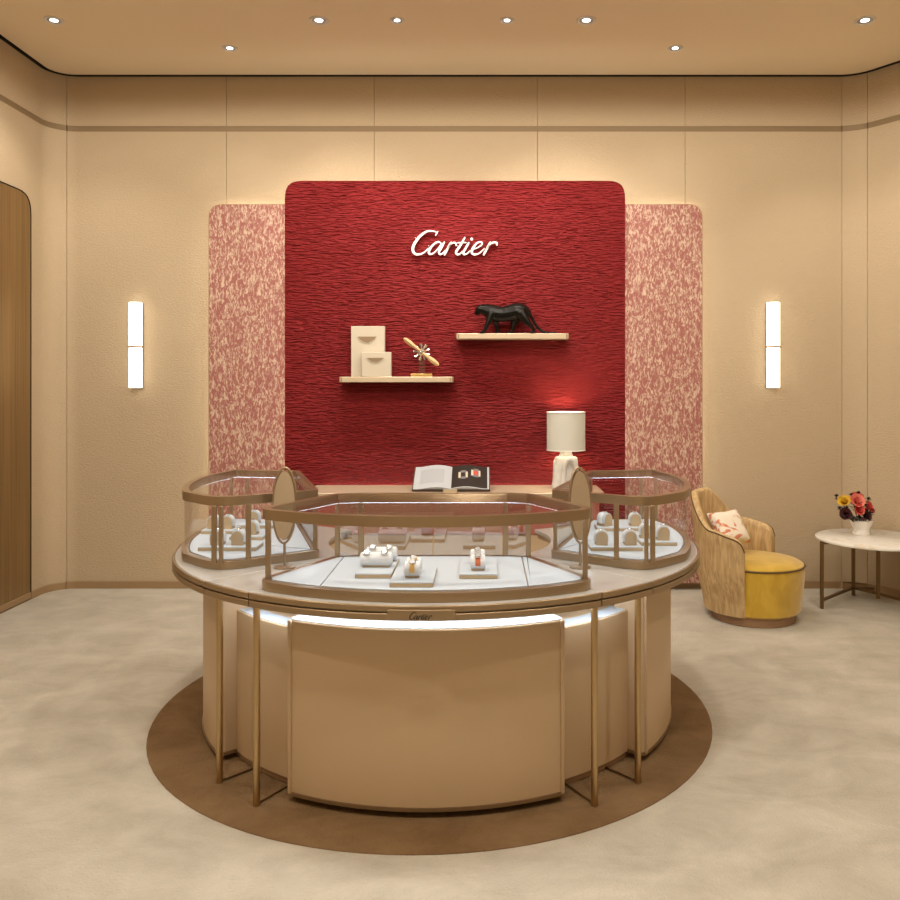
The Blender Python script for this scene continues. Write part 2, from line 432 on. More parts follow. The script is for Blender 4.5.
t = thing('propeller_ornament', (-.245, 6.17, 1.662), 'aeroplane engine and propeller ornament on gold base, on the lower shelf', 'ornament')
MB().box(-.326, -.166, 6.135, 6.205, 1.662, 1.684).build('base', 'gold', t, bev=.003)
MB().box(-.268, -.222, 6.155, 6.185, 1.684, 1.79).build('stem', 'acrylic', t)
eng = MB(); cx, cz = -.245, 1.848
eng.lathe([(.026, -.03), (.03, -.02), (.03, .02), (.022, .03)], (cx, 6.165, cz), 16, Matrix.Rotation(pi/2, 4, 'X')).build('crankcase', 'steel', t)
for i in range(9):
    a = 2*pi*i/9+.3; d = Vector((cos(a), 0, sin(a))); c = Vector((cx, 6.165, cz))
    MB().tube([c+d*.02, c+d*.042, c+d*.0421, c+d*.064], [.008, .009, .014, .014], 8).build('engine_cylinder', 'steel', t)
a = atan2(338.7-365.6, 439.6-404.8); d = Vector((cos(a), 0, sin(a))); nrm = Vector((-sin(a), 0, cos(a))); c = Vector((cx-.002, 6.128, cz))
mb = MB(); prof = [(-.165, .006), (-.15, .016), (-.11, .019), (-.06, .013), (-.02, .01), (.02, .01), (.06, .013), (.11, .019), (.15, .016), (.165, .006)]
Q = [[mb.bm.verts.new(c+d*s+nrm*(w*q)+Vector((0, yy+.008*(1 if s*q > 0 else -1)*min(1, abs(s)/.06)*.4, 0))) for q, yy in ((-1, 0), (0, -.006), (1, 0), (0, .006))] for s, w in prof]
for u, v in zip(Q, Q[1:]):
    for i in range(4): mb.face((u[i], u[(i+1) % 4], v[(i+1) % 4], v[i]))
mb.face(Q[0]); mb.face(Q[-1]); mb.build('propeller', 'blade', t)
MB().lathe([(.016, -.02), (.016, .004), (.011, .014), (.003, .02)], (c.x, 6.132, c.z), 12, Matrix.Rotation(pi/2, 4, 'X')).build('hub', 'steel', t)

# panther: one continuous body
S = 6.17/820/9; py0 = 6.175
def pz(x, y, dy=0): return (.2217+(460-484)*6.17/820+x*S, py0+dy, 1.986+(383-y)*S)
U = S
mb = MB()
def limb(pts, n=5):
    P = catmull([(*pz(x, y, dy), r*U) for x, y, dy, r in pts], n)
    for x, y, z, r in P: mb.ball((x, y, z), r, 12)
# trunk: deep chest, tucked belly, long back, lowered head
limb([(592, 196, 0, 52), (550, 182, 0, 70), (505, 184, 0, 78), (450, 196, 0, 77), (390, 206, 0, 71), (330, 203, 0, 74), (285, 192, 0, 72), (245, 174, 0, 58), (212, 165, 0, 46)], 9)
limb([(212, 164, 0, 40), (186, 162, 0, 39), (166, 178, 0, 31), (150, 196, 0, 22)], 4)
limb([(590, 180, 0, 34), (615, 190, 0, 22), (640, 230, 0, 15), (676, 292, 0, 14), (720, 345, 0, 14), (764, 371, 0, 13), (815, 376, 0, 12), (864, 371, 0, 11)], 8)
limb([(285, 205, -.03, 46), (266, 250, -.04, 34), (246, 300, -.05, 22), (224, 345, -.05, 17), (208, 370, -.05, 15), (186, 375, -.05, 11)], 6)
limb([(315, 205, .03, 46), (322, 255, .04, 34), (328, 305, .05, 21), (338, 345, .05, 17), (342, 370, .05, 15), (320, 375, .05, 11)], 6)
limb([(520, 200, .03, 56), (504, 245, .04, 42), (482, 292, .05, 27), (480, 332, .05, 17), (458, 369, .05, 15), (432, 375, .05, 11)], 6)
limb([(545, 200, -.03, 56), (576, 245, -.04, 44), (610, 288, -.05, 28), (650, 328, -.05, 18), (660, 367, -.05, 15), (636, 375, -.05, 11)], 6)
panther = thing('panther_statue', pz(400, 383), 'black walking panther statue on the upper shelf', 'statue')
ob = mb.build('tmp', None)
for k in range(1):
    rm = ob.modifiers.new('r', 'REMESH'); rm.mode = 'VOXEL'; rm.voxel_size = .0035
    sm_ = ob.modifiers.new('s', 'SMOOTH'); sm_.factor = .5; sm_.iterations = 6
dg = bpy.context.evaluated_depsgraph_get(); dg.update()
nm_ = bpy.data.meshes.new_from_object(ob.evaluated_get(dg)); bpy.data.objects.remove(ob); nm_.name = 'panther_body'
link('panther_body', nm_, 'black_gloss', panther)
for s in (-1, 1):
    MB().ball(pz(208, 124, s*.022), .008, 10, (1, .7, 1.1)).build('ear', 'black_gloss', panther)

# ------------------------------------------------------------------ console behind
CT = .836
con = thing('console_table', (0, 6.0, 0), 'cream console along the crimson panel carrying book and lamp', 'console')
tp = rpoly([(-1.06, 6.262, 0), (-1.06, 5.785, .10), (1.08, 5.785, .10), (1.08, 6.262, 0)])
MB().prism(tp, CT-.032, CT).build('top', 'champagne_light', con, bev=.004)
MB().prism(rpoly([(-1.03, 6.255, 0), (-1.03, 5.815, .09), (1.05, 5.815, .09), (1.05, 6.255, 0)]), .54, CT-.033).build('drawer_front', 'console_red', con)
MB().prism(rpoly([(-1.03, 6.25, 0), (-1.03, 5.82, .09), (1.05, 5.82, .09), (1.05, 6.25, 0)]), .0, .535).build('cabinet_body', 'leather', con)
MB().tube([(-1.0, 6.266, CT-.02), (1.0, 6.266, CT-.02)], .003, 6).build('light_strip', 'led_desk', con)

# open book on a small rest
bk = thing('open_book', (-.233, 5.95, CT), 'large open picture book propped on the cream console', 'book')
bx = .2217+(451.5-484)*5.95/820+.0
tilt = R(26); bm_ = Matrix.Translation((bx, 5.86, CT+.012)) @ Matrix.Rotation(tilt, 4, 'X')
W, H = .272, .30
def page(sx, th, w, h0, lift=.022):
    mb = MB(); n = 10; rows = []
    for i in range(n+1):
        u = i/n; x = sx*w*u; z = th*.3+lift*sin(pi*min(1, u*1.15+.02))*(1-u*.35)
        rows.append((x, z))
    A = [[mb.bm.verts.new(bm_ @ Vector((x, y, zz))) for x, z in rows for zz in ()] for y in ()]
    top = [[mb.bm.verts.new(bm_ @ Vector((x, y, z+th))) for x, z in rows] for y in (h0, h0+H)]
    bot = [[mb.bm.verts.new(bm_ @ Vector((x, y, .008))) for x, z in rows] for y in (h0, h0+H)]
    for i in range(n):
        mb.face((top[0][i], top[0][i+1], top[1][i+1], top[1][i])); mb.face((bot[0][i], bot[1][i], bot[1][i+1], bot[0][i+1]))
        for q in (0, 1): mb.face((top[q][i], top[q][i+1], bot[q][i+1], bot[q][i]))
    for i in (0, n): mb.face((top[0][i], top[1][i], bot[1][i], bot[0][i]))
    return mb
def on_page(sx, w, u0, u1, v0, v1, dz, th=.006, lift=.022):
    mb = MB(); n = 8; tops = []
    for i in range(n+1):
        u = u0+(u1-u0)*i/n; z = th*.3+lift*sin(pi*min(1, u*1.15+.02))*(1-u*.35)+th+dz
        tops.append([mb.bm.verts.new(bm_ @ Vector((sx*w*u, H*v, z))) for v in (v0, v1)])
    for a, b in zip(tops, tops[1:]): mb.face((a[0], b[0], b[1], a[1]))
    return mb
MB().prism([(-W-.008, -.006), (W+.008, -.006), (W+.008, H+.006), (-W-.008, H+.006)], -.004, .006, bm_).build('cover', 'cover', bk)
pl = page(-1, .006, W, 0).build('left_page', 'paper', bk)
on_page(-1, W, .2, .85, .2, .82, .0012).build('pale_print', 'paper_grey', pl)
pr = page(1, .006, W, 0).build('right_page', 'paper', bk)
on_page(1, W, .0, .955, .03, 1., .0012).build('black_print', 'paper_black', pr)
for u0, v0, inner_m in ((.18, .42, 'paper_black'), (.52, .52, 'red_print')):
    on_page(1, W, u0, u0+.25, v0, v0+.26, .0022).build('watch_picture', 'cream', pr)
    on_page(1, W, u0+.06, u0+.20, v0-.06, v0+.32, .0028).build('watch_strap_print', 'dial', pr)
    on_page(1, W, u0+.07, u0+.18, v0+.04, v0+.22, .0034).build('watch_dial_print', inner_m, pr)
rest = thing('book_rest', (bx, 5.9, CT), 'small cream book rest under the open book', 'book rest')
mb = MB(); mb.box(bx-.055, bx+.045, 5.825, 5.850, CT, CT+.022)
mb.prism([(5.87, CT), (6.10, CT), (6.10, CT+.108), (5.89, CT+.006)], bx-.1, bx+.1, Matrix(((0, 0, 1, 0), (1, 0, 0, 0), (0, 1, 0, 0), (0, 0, 0, 1))))
mb.build('rest_block', 'champagne_light', rest)

# table lamp
lx, ly = .2217+(566-484)*6.08/820, 6.08
lamp = thing('table_lamp', (lx, ly, CT), 'table lamp with cream drum shade and white sculpted base', 'lamp')
secs = [(0, .104, .07), (.02, .106, .072), (.05, .100, .07), (.16, .090, .062), (.222, .084, .058), (.232, .074, .052), (.236, .052, .042), (.25, .046, .038), (.275, .040, .034), (.289, .046, .038)]
mb = MB(); rows = []
for z, a, b in secs:
    row = []
    for i in range(32):
        an = 2*pi*i/32; cs, sn = cos(an), sin(an); k = (abs(cs)**3.2+abs(sn)**3.2)**(-1/3.2)
        row.append(mb.bm.verts.new((lx+a*k*cs, ly+b*k*sn, CT+z)))
    rows.append(row)
for u, v in zip(rows, rows[1:]):
    for i in range(32): mb.face((u[i], u[(i+1) % 32], v[(i+1) % 32], v[i]))
mb.face(rows[0]); mb.face(rows[-1]); mb.build('sculpted_base', 'plaster', lamp, bev=.004)
for ox in (-.004,):
    A = [(lx+.022+.046*cos(pi*i/14)*(1), ly-.086, CT+.135+.085*sin(pi*i/14)) for i in range(15)]
    A = [(lx+.074, ly-.094, CT+.01)]+A+[(lx-.034, ly-.094, CT+.01)]
    MB().tube(A, .017, 8).build('front_arch', 'plaster', lamp)
    A2 = [(lx-.088, ly-.02, CT+.01)]+[(lx-.082+.0*i, ly-.005+.035*cos(pi-pi*i/10), CT+.12+.08*sin(pi*i/10)) for i in range(11)]+[(lx-.088, ly+.04, CT+.01)]
    MB().tube(A2, .012, 8).build('side_arch', 'plaster', lamp)
z0, z1, rs = CT+.283, CT+.562, .142
mb = MB()
mb.lathe([(rs, z0), (rs, z1), (rs-.004, z1), (rs-.004, z0), (rs, z0)], (lx, ly, 0), 40)
bmesh.ops.delete(mb.bm, geom=[f for f in mb.bm.faces if len(f.verts) > 4], context='FACES_ONLY')
sh = mb.build('drum_shade', 'shade', lamp)
for z in (z0, z1):
    MB().tube([(lx+rs*cos(2*pi*i/40), ly+rs*sin(2*pi*i/40), z) for i in range(40)], .004, 6, True).build('rim_band', 'ceramic', sh)
MB().ball((lx, ly, CT+.49), .028, 12).tube([(lx, ly, CT+.3), (lx, ly, CT+.47)], .012, 8).build('bulb', mat('lit_bulb', (1, 1, 1), .5, emit=(1, .8, .5), estr=120), lamp)

# ------------------------------------------------------------------ sconces
def sconce(x, label):
    t = thing('wall_sconce', (x, 6.458, 1.91), label, 'sconce', 'wall sconces either side of the panels')
    z0, z1 = 1.578, 2.246; zm = 1.898; r = .052; yc = 6.425
    MB().box(x-.045, x+.045, 6.43, 6.459, z0, z1).build('back_plate', 'brass', t, bev=.004)
    def half(za, zb):
        P = [(x+r*cos(pi+pi*i/16), yc+r*.95*sin(pi+pi*i/16)) for i in range(17)]
        return MB().prism(P, za, zb)
    half(zm+.006, z1).build('opal_glass', 'sconce', t, bev=.004); half(z0, zm-.006).build('opal_glass', 'sconce', t, bev=.004)
    P = [(x+(r+.003)*cos(pi+pi*i/16), yc+(r+.003)*sin(pi+pi*i/16)) for i in range(17)]
    MB().prism(P, zm-.0065, zm+.0065).build('brass_band', 'brass', t)
sconce(-2.506, 'lit tubular wall sconce between bronze door and patterned panel')
sconce(2.486, 'lit tubular wall sconce above the yellow armchair and side table')

# ------------------------------------------------------------------ downlights
def downlight_proto():
    t = thing('downlight', (0, 0, CEIL), '', 'downlight', 'recessed ceiling downlights')
    mb = MB(); mb.lathe([(.056, 0), (.056, -.005), (.050, -.009), (.042, -.004), (.042, 0)], (0, 0, CEIL), 28); mb.build('trim_ring', 'trim_white', t)
    MB().lathe([(.042, 0), (.042, -.004), (.024, -.003), (.024, 0)], (0, 0, CEIL), 28).build('inner_ring', 'trim_grey', t)
    MB().lathe([(.023, 0), (.023, -.004), (.015, -.006)], (0, 0, CEIL), 24).build('lens', 'lamp_lens', t)
    return t
DL = [(-2.636, 5.45, 1.1, 'ceiling downlight in front row, at the bronze door corner'),
      (-.875, 5.45, 1.15, 'larger ceiling downlight in front row, bronze door side of the sign'),
      (-.356, 5.45, .85, 'small ceiling downlight in front row, just door side of the sign centre'),
      (.375, 5.45, .85, 'small ceiling downlight in front row, just armchair side of the sign centre'),
      (.902, 5.45, 1.15, 'larger ceiling downlight in front row, above the panther side'),
      (2.754, 5.45, 1.2, 'ceiling downlight in front row, nearest the side table corner'),
      (-1.607, 5.90, .95, 'lone downlight close to back wall above patterned panel on door side'),
      (1.597, 5.90, .95, 'lone downlight close to back wall above patterned panel on armchair side')]
proto = downlight_proto()
for i, (x, y, s, lab) in enumerate(DL):
    o = proto if i == 0 else dup(proto, (x, y, CEIL))
    o.location = (x, y, CEIL); o.scale = (s, s, 1); o['label'] = lab
HID = [(-.75, 3.75), (.75, 3.75), (-2.3, 3.6), (2.4, 3.6), (-.7, 1.9), (.7, 1.9), (-2.3, 1.6), (2.5, 1.6), (-2.0, -.9), (0, -.9), (2.2, -.9)]  # unseen lamps: pair before the counter inferred, the rest added as fill
for x, y in HID:
    o = dup(proto, (x, y, CEIL)); o['group'] = 'unseen ceiling downlights nearer the entrance, most added for fill'; o['label'] = 'unseen recessed ceiling downlight out towards the entrance'
def spot(x, y, e, size=80, aim=None, blend=.7, col=(1, .92, .79), r=.04):
    l = bpy.data.lights.new('downlight_beam', 'SPOT'); l.energy = e; l.spot_size = R(size); l.spot_blend = blend; l.color = col; l.shadow_soft_size = r
    o = bpy.data.objects.new('downlight_beam', l); COL.objects.link(o); o.location = (x, y, CEIL-.03)
    d = Vector(aim)-o.location if aim else Vector((0, 0, -1)); o.rotation_euler = d.to_track_quat('-Z', 'Y').to_euler()
spot(-2.636, 5.45, 50, 90, (-2.85, 6.1, 1.0), .8); spot(2.754, 5.45, 60, 90, (2.95, 6.0, .8), .8)
for s_ in (-1, 1):
    spot(s_*.89, 5.45, 64, 95, (s_*.8, 6.3, 1.6), .8)
    spot(s_*.365, 5.45, 68, 72, (s_*.3, 6.3, 1.5), .7)
    spot(s_*1.60, 5.90, 14, 90, (s_*1.75, 6.2, 1.0), .8)
    spot(s_*.75, 3.75, 95, 178, blend=.1, r=.09); spot(s_*2.35, 3.6, 102, 178, blend=.1, r=.09)  # wide fill from unseen downlights added over the counter and aisles
    spot(s_*.7, 1.9, 105, 178, blend=.1, r=.09); spot(s_*2.4, 1.6, 120, 178, blend=.1, r=.09)  # inner pair follows the shadow edge on the front panel; outer pair is added fill
for x in (-2., 0, 2.2): spot(x, -.9, 160, 110, (x, -2.5, 2.2), .8)  # unseen beams on the wall behind the camera, added for ambient and mirror brightness

# ------------------------------------------------------------------ the round counter
TC = 4.18; C = (0, TC); ZT = .818
def T(th, r): return (r*sin(R(th)), TC-r*cos(R(th)))
counter = thing('display_counter', (0, TC, 0), 'big round champagne display counter with tan leather panels and brass legs', 'counter')
disc = MB().lathe([(1.347, .0005), (1.345, .004), (1.33, .005), (.02, .005)], (-.025, 4.135, 0), 96).build('round_disc', 'disc', origin=(-.025, 4.135, 0))  # brown carpet-textured disc laid flat, reaching past the counter edge
tag(disc, 'round brown floor disc under the display counter', 'disc')
segs = [(-118, -44.4), (-44.4, -31.4), (-31.4, 31.4), (31.4, 44.4), (44.4, 118)]
for i, (a, b) in enumerate(segs):
    g = .09
    MB().band(.56, 1.268, a+g, b-g, ZT-.022, ZT, C).build('top_slab', 'top', counter, bev=.003)
    MB().band(1.2682, 1.280, a+g, b-g, ZT-.023, ZT, C).build('edge_strip', 'champagne', counter, bev=.003)
    MB().band(1.20, 1.279, a+g, b-g, ZT-.054, ZT-.029, C).build('edge_band', 'champagne', counter, bev=.003)
MB().band(.58, 1.262, -117.8, 117.8, ZT-.052, ZT-.0225, C).build('core_board', 'leather', counter)
plq = MB().band(1.281, 1.290, -5.4, 5.4, ZT-.050, ZT-.012, C, 10).build('name_plate', 'champagne', counter, bev=.002)
def plate_pt(x, y):
    px, py = 409.5+(x-100)*(22.5/700), 612+(y-90)*(6.2/190)
    X = .2217+(px-484)*2.888/820
    return (X, TC-sqrt(1.2905**2-X*X), ZT-.044+(618.2-py)*.0039)
mb = MB()
allb = bmesh.new()
for k in ('C', 'a', 'r', 't', 'i', 'e', 's'):
    g = glyph(k, plate_pt, .001, (0, 1, 0), 1.45); me = bpy.data.meshes.new('x'); g.bm.to_mesh(me); g.bm.free(); allb.from_mesh(me); bpy.data.meshes.remove(me)
mb.bm = allb; mb.build('engraved_lettering', 'black_ink', plq, smooth=False)
# body
def panel(r0, r1, a, b, z0, z1, name, rnd=.035, rs=(1, 1)):
    n = 18
    P = [(*T(a+(b-a)*i/n, r1), 0) for i in range(1, n)]
    Q = [(*T(b+(a-b)*i/n, r0), 0) for i in range(n+1)]
    pts = [(*T(a, r1), rnd*rs[0])]+P+[(*T(b, r1), rnd*rs[1])]+Q
    poly = rpoly(pts)
    ob = MB().prism(poly, z0, z1).build(name, 'leather', counter, bev=.006)
    MB().prism(offset(poly, -.006), z1+.0002, z1+.003).build('led_glow_plate', 'white', ob)  # white plate added to carry the LED glow on the leather top
    MB().prism(offset(poly, .004), z0-.002, z0+.012).build('bottom_trim', 'champagne', ob)
    return ob
MB().band(.58, 1.07, -112, 112, .03, .638, C).build('cabinet_body', 'leather', counter, bev=.004)
MB().band(.62, 1.06, -110, 110, .0065, .03, C).build('plinth', 'plinth', counter)
for s in (-1, 1):
    a, b = sorted((s*28, s*51))
    MB().band(.99, 1.064, a, b, .6383, .641, C).build('led_glow_plate', 'white', counter)  # white colour imitates the under-light glow on the recessed ledge
panel(1.0, 1.163, -27.4, 27.4, .032, .70, 'front_panel', .05)
for s in (-1, 1):
    a, b = sorted((s*51.5, s*112))
    panel(1.0, 1.145, a, b, .03, .765, 'side_panel', .05)
for s in (-1, 1):
    a, b = sorted((s*26.2, s*27.1))
    MB().band(1.145, 1.170, a, b, .034, .70, C).build('edge_bead', 'leather', counter, bev=.007)
    a, b = sorted((s*52.2, s*53.2))
    MB().band(1.120, 1.152, a, b, .032, .763, C).build('edge_bead', 'leather', counter, bev=.007)
MB().band(1.095, 1.11, -47, -29, ZT-.057, ZT-.0535, C).build('under_light', 'led_base', counter)
MB().band(1.095, 1.11, 29, 47, ZT-.057, ZT-.0535, C).build('under_light', 'led_base', counter)
MB().band(1.125, 1.14, -27, 27, ZT-.057, ZT-.0535, C).build('under_light', 'led_base', counter)
for th, r in ((-31, 1.245), (31, 1.245), (-43.4, 1.222), (43.4, 1.222)):
    x, y = T(th, r)
    lg = MB().lathe([(.0135, .0055), (.0135, ZT-.055)], (x, y, 0), 20).build('leg', 'brass', counter)
    xi, yi = T(th, 1.03)
    MB().tube([(x, y, .0105), (xi, yi, .0105)], .004, 6).build('floor_bar', 'dark_brass', lg)

# ------------------------------------------------------------------ showcases
ZB0, ZB1, ZR0, ZR1, ZD = ZT+.0005, ZT+.035, 1.088, 1.127, .8555
front_poly = rpoly([(-.325, 3.60, .02), (-.43, 3.575, .03), (*T(-32.3, 1.236), .11)]+[(*T(-22+44*i/16, 1.236), 0) for i in range(17)]+[(*T(32.3, 1.236), .11), (.43, 3.575, .03), (.325, 3.60, .02)])
def side_poly(s):
    pts = [(s*.80, 4.54, .05), (s*.525, 3.705, .03), (*T(s*50.3, 1.175), .17)]+[(*T(s*(64+40*i/12), 1.236), 0) for i in range(13)]+[(s*1.185, 4.60, .13)]
    return rpoly(pts)
def showcase(poly, loc, label, posts, doors, seams):
    poly = ccw(poly)
    t = thing('showcase', (loc[0], loc[1], ZT), label, 'showcase', 'glass showcases on the round counter')
    MB().ring(poly, -.030, .0, ZR0, ZR1).build('top_rail', 'champagne', t, bev=.005)
    MB().ring(poly, -.028, .003, ZB0, ZB1).build('bottom_rail', 'champagne', t, bev=.007)
    MB().ring(poly, -.027, -.016, ZR0-.0011, ZR0-.0002).build('light_strip', 'led', t)
    MB().prism(offset(poly, -.0305), ZR1-.010, ZR1-.003).build('top_glass', 'glass', t)
    MB().ring(poly, -.014, -.009, ZB1-.004, ZR0+.004).build('glass_wall', 'glass', t)
    for x, y, w in posts:
        MB().box(x-w, x+w, y-.009, y+.009, ZB1-.003, ZR0+.003).build('post', 'champagne', t, bev=.002)
    for (ax, ay), (bx_, by) in doors:
        d = Vector((bx_-ax, by-ay)).normalized(); n = Vector((-d.y, d.x))*.003
        MB().prism([(ax+n.x, ay+n.y), (bx_+n.x, by+n.y), (bx_-n.x, by-n.y), (ax-n.x, ay-n.y)], ZB1-.003, ZR0+.003).build('mirror_door', 'doorglass', t)
    MB().prism(offset(poly, -.0305), ZB0, ZD-.006).build('deck_core', 'plinth', t)
    return t
fi = [(-.32, 3.585), (.0, 3.585), (.32, 3.585)]
sc1 = showcase(front_poly, (0, 3.2), 'curved glass showcase at the front of the counter with three watch trays',
         [(-.612, 3.168, .010), (.612, 3.168, .010), (-.315, 3.582, .011), (.315, 3.582, .011), (-.415, 3.56, .010), (.415, 3.56, .010)],
         [((-.30, 3.578), (-.003, 3.578)), ((.003, 3.578), (.30, 3.578)), ((-.402, 3.555), (-.328, 3.577)), ((.328, 3.577), (.402, 3.555))], None)
fo = offset(front_poly, -.033)
def clip(poly, x0, x1):
    def half(P, f, g):
        out = []
        for i in range(len(P)):
            a, b = P[i-1], P[i]
            if g(a) != g(b):
                s = (f-a[0])/(b[0]-a[0]); out.append((f, a[1]+s*(b[1]-a[1])))
            if g(b): out.append(b)
        return out
    P = half(poly, x0, lambda p: p[0] >= x0); return half(P, x1, lambda p: p[0] <= x1)
for a, b in ((-2, -.388), (-.383, .383), (.388, 2)):
    MB().prism(clip(fo, a, b), ZB0+.02, ZD).build('deck_pad', 'white', sc1, bev=.002)
for s, lab in ((-1, 'glass showcase on the counter wing towards the bronze door, with arched watch stands'),
               (1, 'glass showcase on the counter wing towards the yellow armchair, with arched watch stands')):
    P = side_poly(s)
    def on(px, d): return (.2217+(px-484)*d/820)
    if s < 0:
        posts = [(-.915, 3.455, .010), (-.885, 3.452, .008), (-.79, 3.522, .010), (-.545, 3.725, .009), (-.81, 4.52, .009), (-1.10, 4.575, .010), (-1.165, 4.50, .009)]
    else:
        posts = [(.905, 3.452, .008), (.935, 3.468, .010), (.79, 3.522, .010), (.545, 3.725, .009), (.81, 4.52, .009), (1.10, 4.575, .010), (1.165, 4.50, .009)]
    t = showcase(P, (s*.9, 4.05), lab, posts, [((s*.552, 3.735), (s*.808, 4.51))], None)
    MB().prism(offset(ccw(P), -.033), ZB0+.02, ZD).build('deck_pad', 'white', t, bev=.002)

# trays, watch cushions, watches
def tray(cx, cy, w, d, label, rz=0., group='white watch trays in the showcases'):
    t = thing('watch_tray', (cx, cy, ZD+.001), label, 'tray', group)
    MB().box(cx-w/2, cx+w/2, cy-d/2, cy+d/2, ZD+.001, ZD+.014).build('tray_base', 'tan', t, bev=.001)
    MB().box(cx-w/2-.0005, cx+w/2+.0005, cy-d/2+.001, cy+d/2-.001, ZD+.0142, ZD+.019).build('tray_pad', 'white', t, bev=.001)
    t.rotation_euler = (0, 0, rz); return t
TZ = ZD+.0192
tray(-.205, 3.305, .14, .30, 'white tray with four pale watches on two long cushions, front showcase')
tray(-.046, 3.15, .16, .27, 'middle white tray with two gold-trimmed watches, front showcase')
tray(.2, 3.295, .145, .30, 'white tray with an orange-strapped watch, front showcase, armchair side')

def cushion(cx, cy, w, r, label, group):
    t = thing('watch_cushion', (cx, cy, TZ), label, 'cushion', group)
    MB().lathe([(r*.75, -w/2), (r*.96, -w/2+.004), (r, -w/2+.010), (r, w/2-.010), (r*.96, w/2-.004), (r*.75, w/2)], (cx, cy, TZ+r+.004), 24, Matrix.Rotation(pi/2, 4, 'Y')).build('padded_roll', 'roll', t)
    MB().box(cx-w*.42, cx+w*.42, cy-r*.55, cy+r*.55, TZ, TZ+.012).build('foot_block', 'tan', t)
    return t
def watch(cx, cy, r, label, strap, group, case_m='steel'):
    """watch wrapped round a roll whose axis runs along x"""
    t = thing('wristwatch', (cx, cy, TZ), label, 'watch', group); zc = TZ+r+.004
    mb = MB(); n = 20; w = .010
    L = []
    for i in range(n+1):
        a = R(-20+220*i/n); L.append([mb.bm.verts.new((cx+sx*w, cy-cos(a)*q, zc+sin(a)*q)) for sx, q in ((-1, r+.0008), (1, r+.0008), (1, r+.0035), (-1, r+.0035))])
    for u, v in zip(L, L[1:]):
        for i in range(4): mb.face((u[i], u[(i+1) % 4], v[(i+1) % 4], v[i]))
    mb.face(L[0]); mb.face(L[-1]); mb.build('strap', strap, t)
    a = R(58); m = Matrix.Rotation(pi/2-a, 4, 'X'); c = (cx, cy-cos(a)*(r+.003), zc+sin(a)*(r+.003))
    MB().lathe([(.0125, 0), (.0138, .002), (.0138, .006), (.0115, .008)], c, 20, m).build('case', case_m, t)
    d = m @ Vector((0, 0, .0082))
    MB().lathe([(.0108, 0), (.0106, .0006)], (c[0]+d.x, c[1]+d.y, c[2]+d.z), 20, m).build('dial', 'dial', t)
    return t
G1, G2 = 'watch rolls in the front showcase', 'watches in the front showcase'
for cx, cy, w, r, lab in ((-.200, 3.385, .128, .027, 'long white cushion with two watches, rear one of the four-watch tray'),
                          (-.208, 3.275, .128, .027, 'long white cushion with two watches, front one of the four-watch tray'),
                          (-.050, 3.185, .062, .026, 'short white cushion at the rear of the middle tray'),
                          (-.048, 3.095, .062, .028, 'short white cushion at the front of the middle tray'),
                          (.196, 3.335, .060, .027, 'short white cushion at the rear of the orange-strap tray'),
                          (.198, 3.215, .060, .028, 'short white cushion at the front of the orange-strap tray')):
    cushion(cx, cy, w, r, lab, G1)
for cx, cy, r, lab, st, cm in ((-.235, 3.385, .027, 'white-strapped watch, rear roll of four-watch tray, door side', 'strap_white', 'steel'),
                           (-.168, 3.385, .027, 'white-strapped watch, rear roll of four-watch tray, tray-middle side', 'strap_white', 'steel'),
                           (-.245, 3.275, .027, 'white-strapped watch, front roll of four-watch tray, door side', 'strap_white', 'steel'),
                           (-.174, 3.275, .027, 'white-strapped watch, front roll of four-watch tray, tray-middle side', 'strap_white', 'steel'),
                           (-.050, 3.185, .026, 'gold-cased watch on the rear roll of the middle tray', 'strap_white', 'gold'),
                           (-.048, 3.095, .028, 'gold-strapped watch on the front roll of the middle tray', 'gold', 'steel'),
                           (.196, 3.335, .027, 'steel watch on the rear roll of the orange-strap tray', 'strap_white', 'steel'),
                           (.198, 3.215, .028, 'orange-strapped watch on its white roll', 'strap_orange', 'steel')):
    watch(cx, cy, r, lab, st, G2, cm)

# side showcases: arched stands
def arch_proto(w=.052, h=.062, dpt=.060):
    t = thing('arched_stand', (0, 0, 0), '', 'watch stand', 'arched watch stands in the side showcases')
    r = w/2; P = [(-r, 0), (r, 0), (r, h-r)]+[(r*cos(pi*i/14), h-r+r*sin(pi*i/14)) for i in range(1, 14)]+[(-r, h-r)]
    xz(MB(), P, -dpt/2, dpt/2).build('arched_block', 'tan', t)
    P2 = [(x, z) for x, z in P if z > .018]
    P2 = [(-r, .02), (r, .02)]+P[2:]
    ob = MB(); pp = offset(P2, .004)
    xz(ob, pp, -dpt/2+.006, dpt/2-.004).build('white_wrap', 'white', t)
    mb = MB(); q = offset(P2, .0065)
    xz(mb, q, -.009, .009).build('watch_strap', 'strap_white', t)
    m = Matrix.Rotation(0, 4, 'X')
    MB().lathe([(.011, 0), (.0115, .003), (.009, .005)], (0, 0, h+.006), 18).build('watch_case', 'steel', t)
    return t
AP = arch_proto()
def place(px, py, label, first=[True], dz=0., rz=0.):
    d = 820*(1.6-TZ)/(py-385); x = .2217+(px-484)*d/820
    o = AP if first[0] else dup(AP, (0, 0, 0)); first[0] = False
    o.location = (x, d+.03, TZ); o.rotation_euler = (0, 0, rz); o['label'] = label
    return o
def tray_px(px0, px1, py, depth, label):
    d = 820*(1.6-ZD)/(py-385); x0, x1 = (.2217+(p-484)*d/820 for p in (px0, px1))
    tray((x0+x1)/2, d+depth/2, x1-x0, depth, label)
def tray_xy(x0, x1, y0, y1, label): tray((x0+x1)/2, (y0+y1)/2, x1-x0, y1-y0, label)
DS, AS = 'door-side showcase', 'armchair-side showcase'
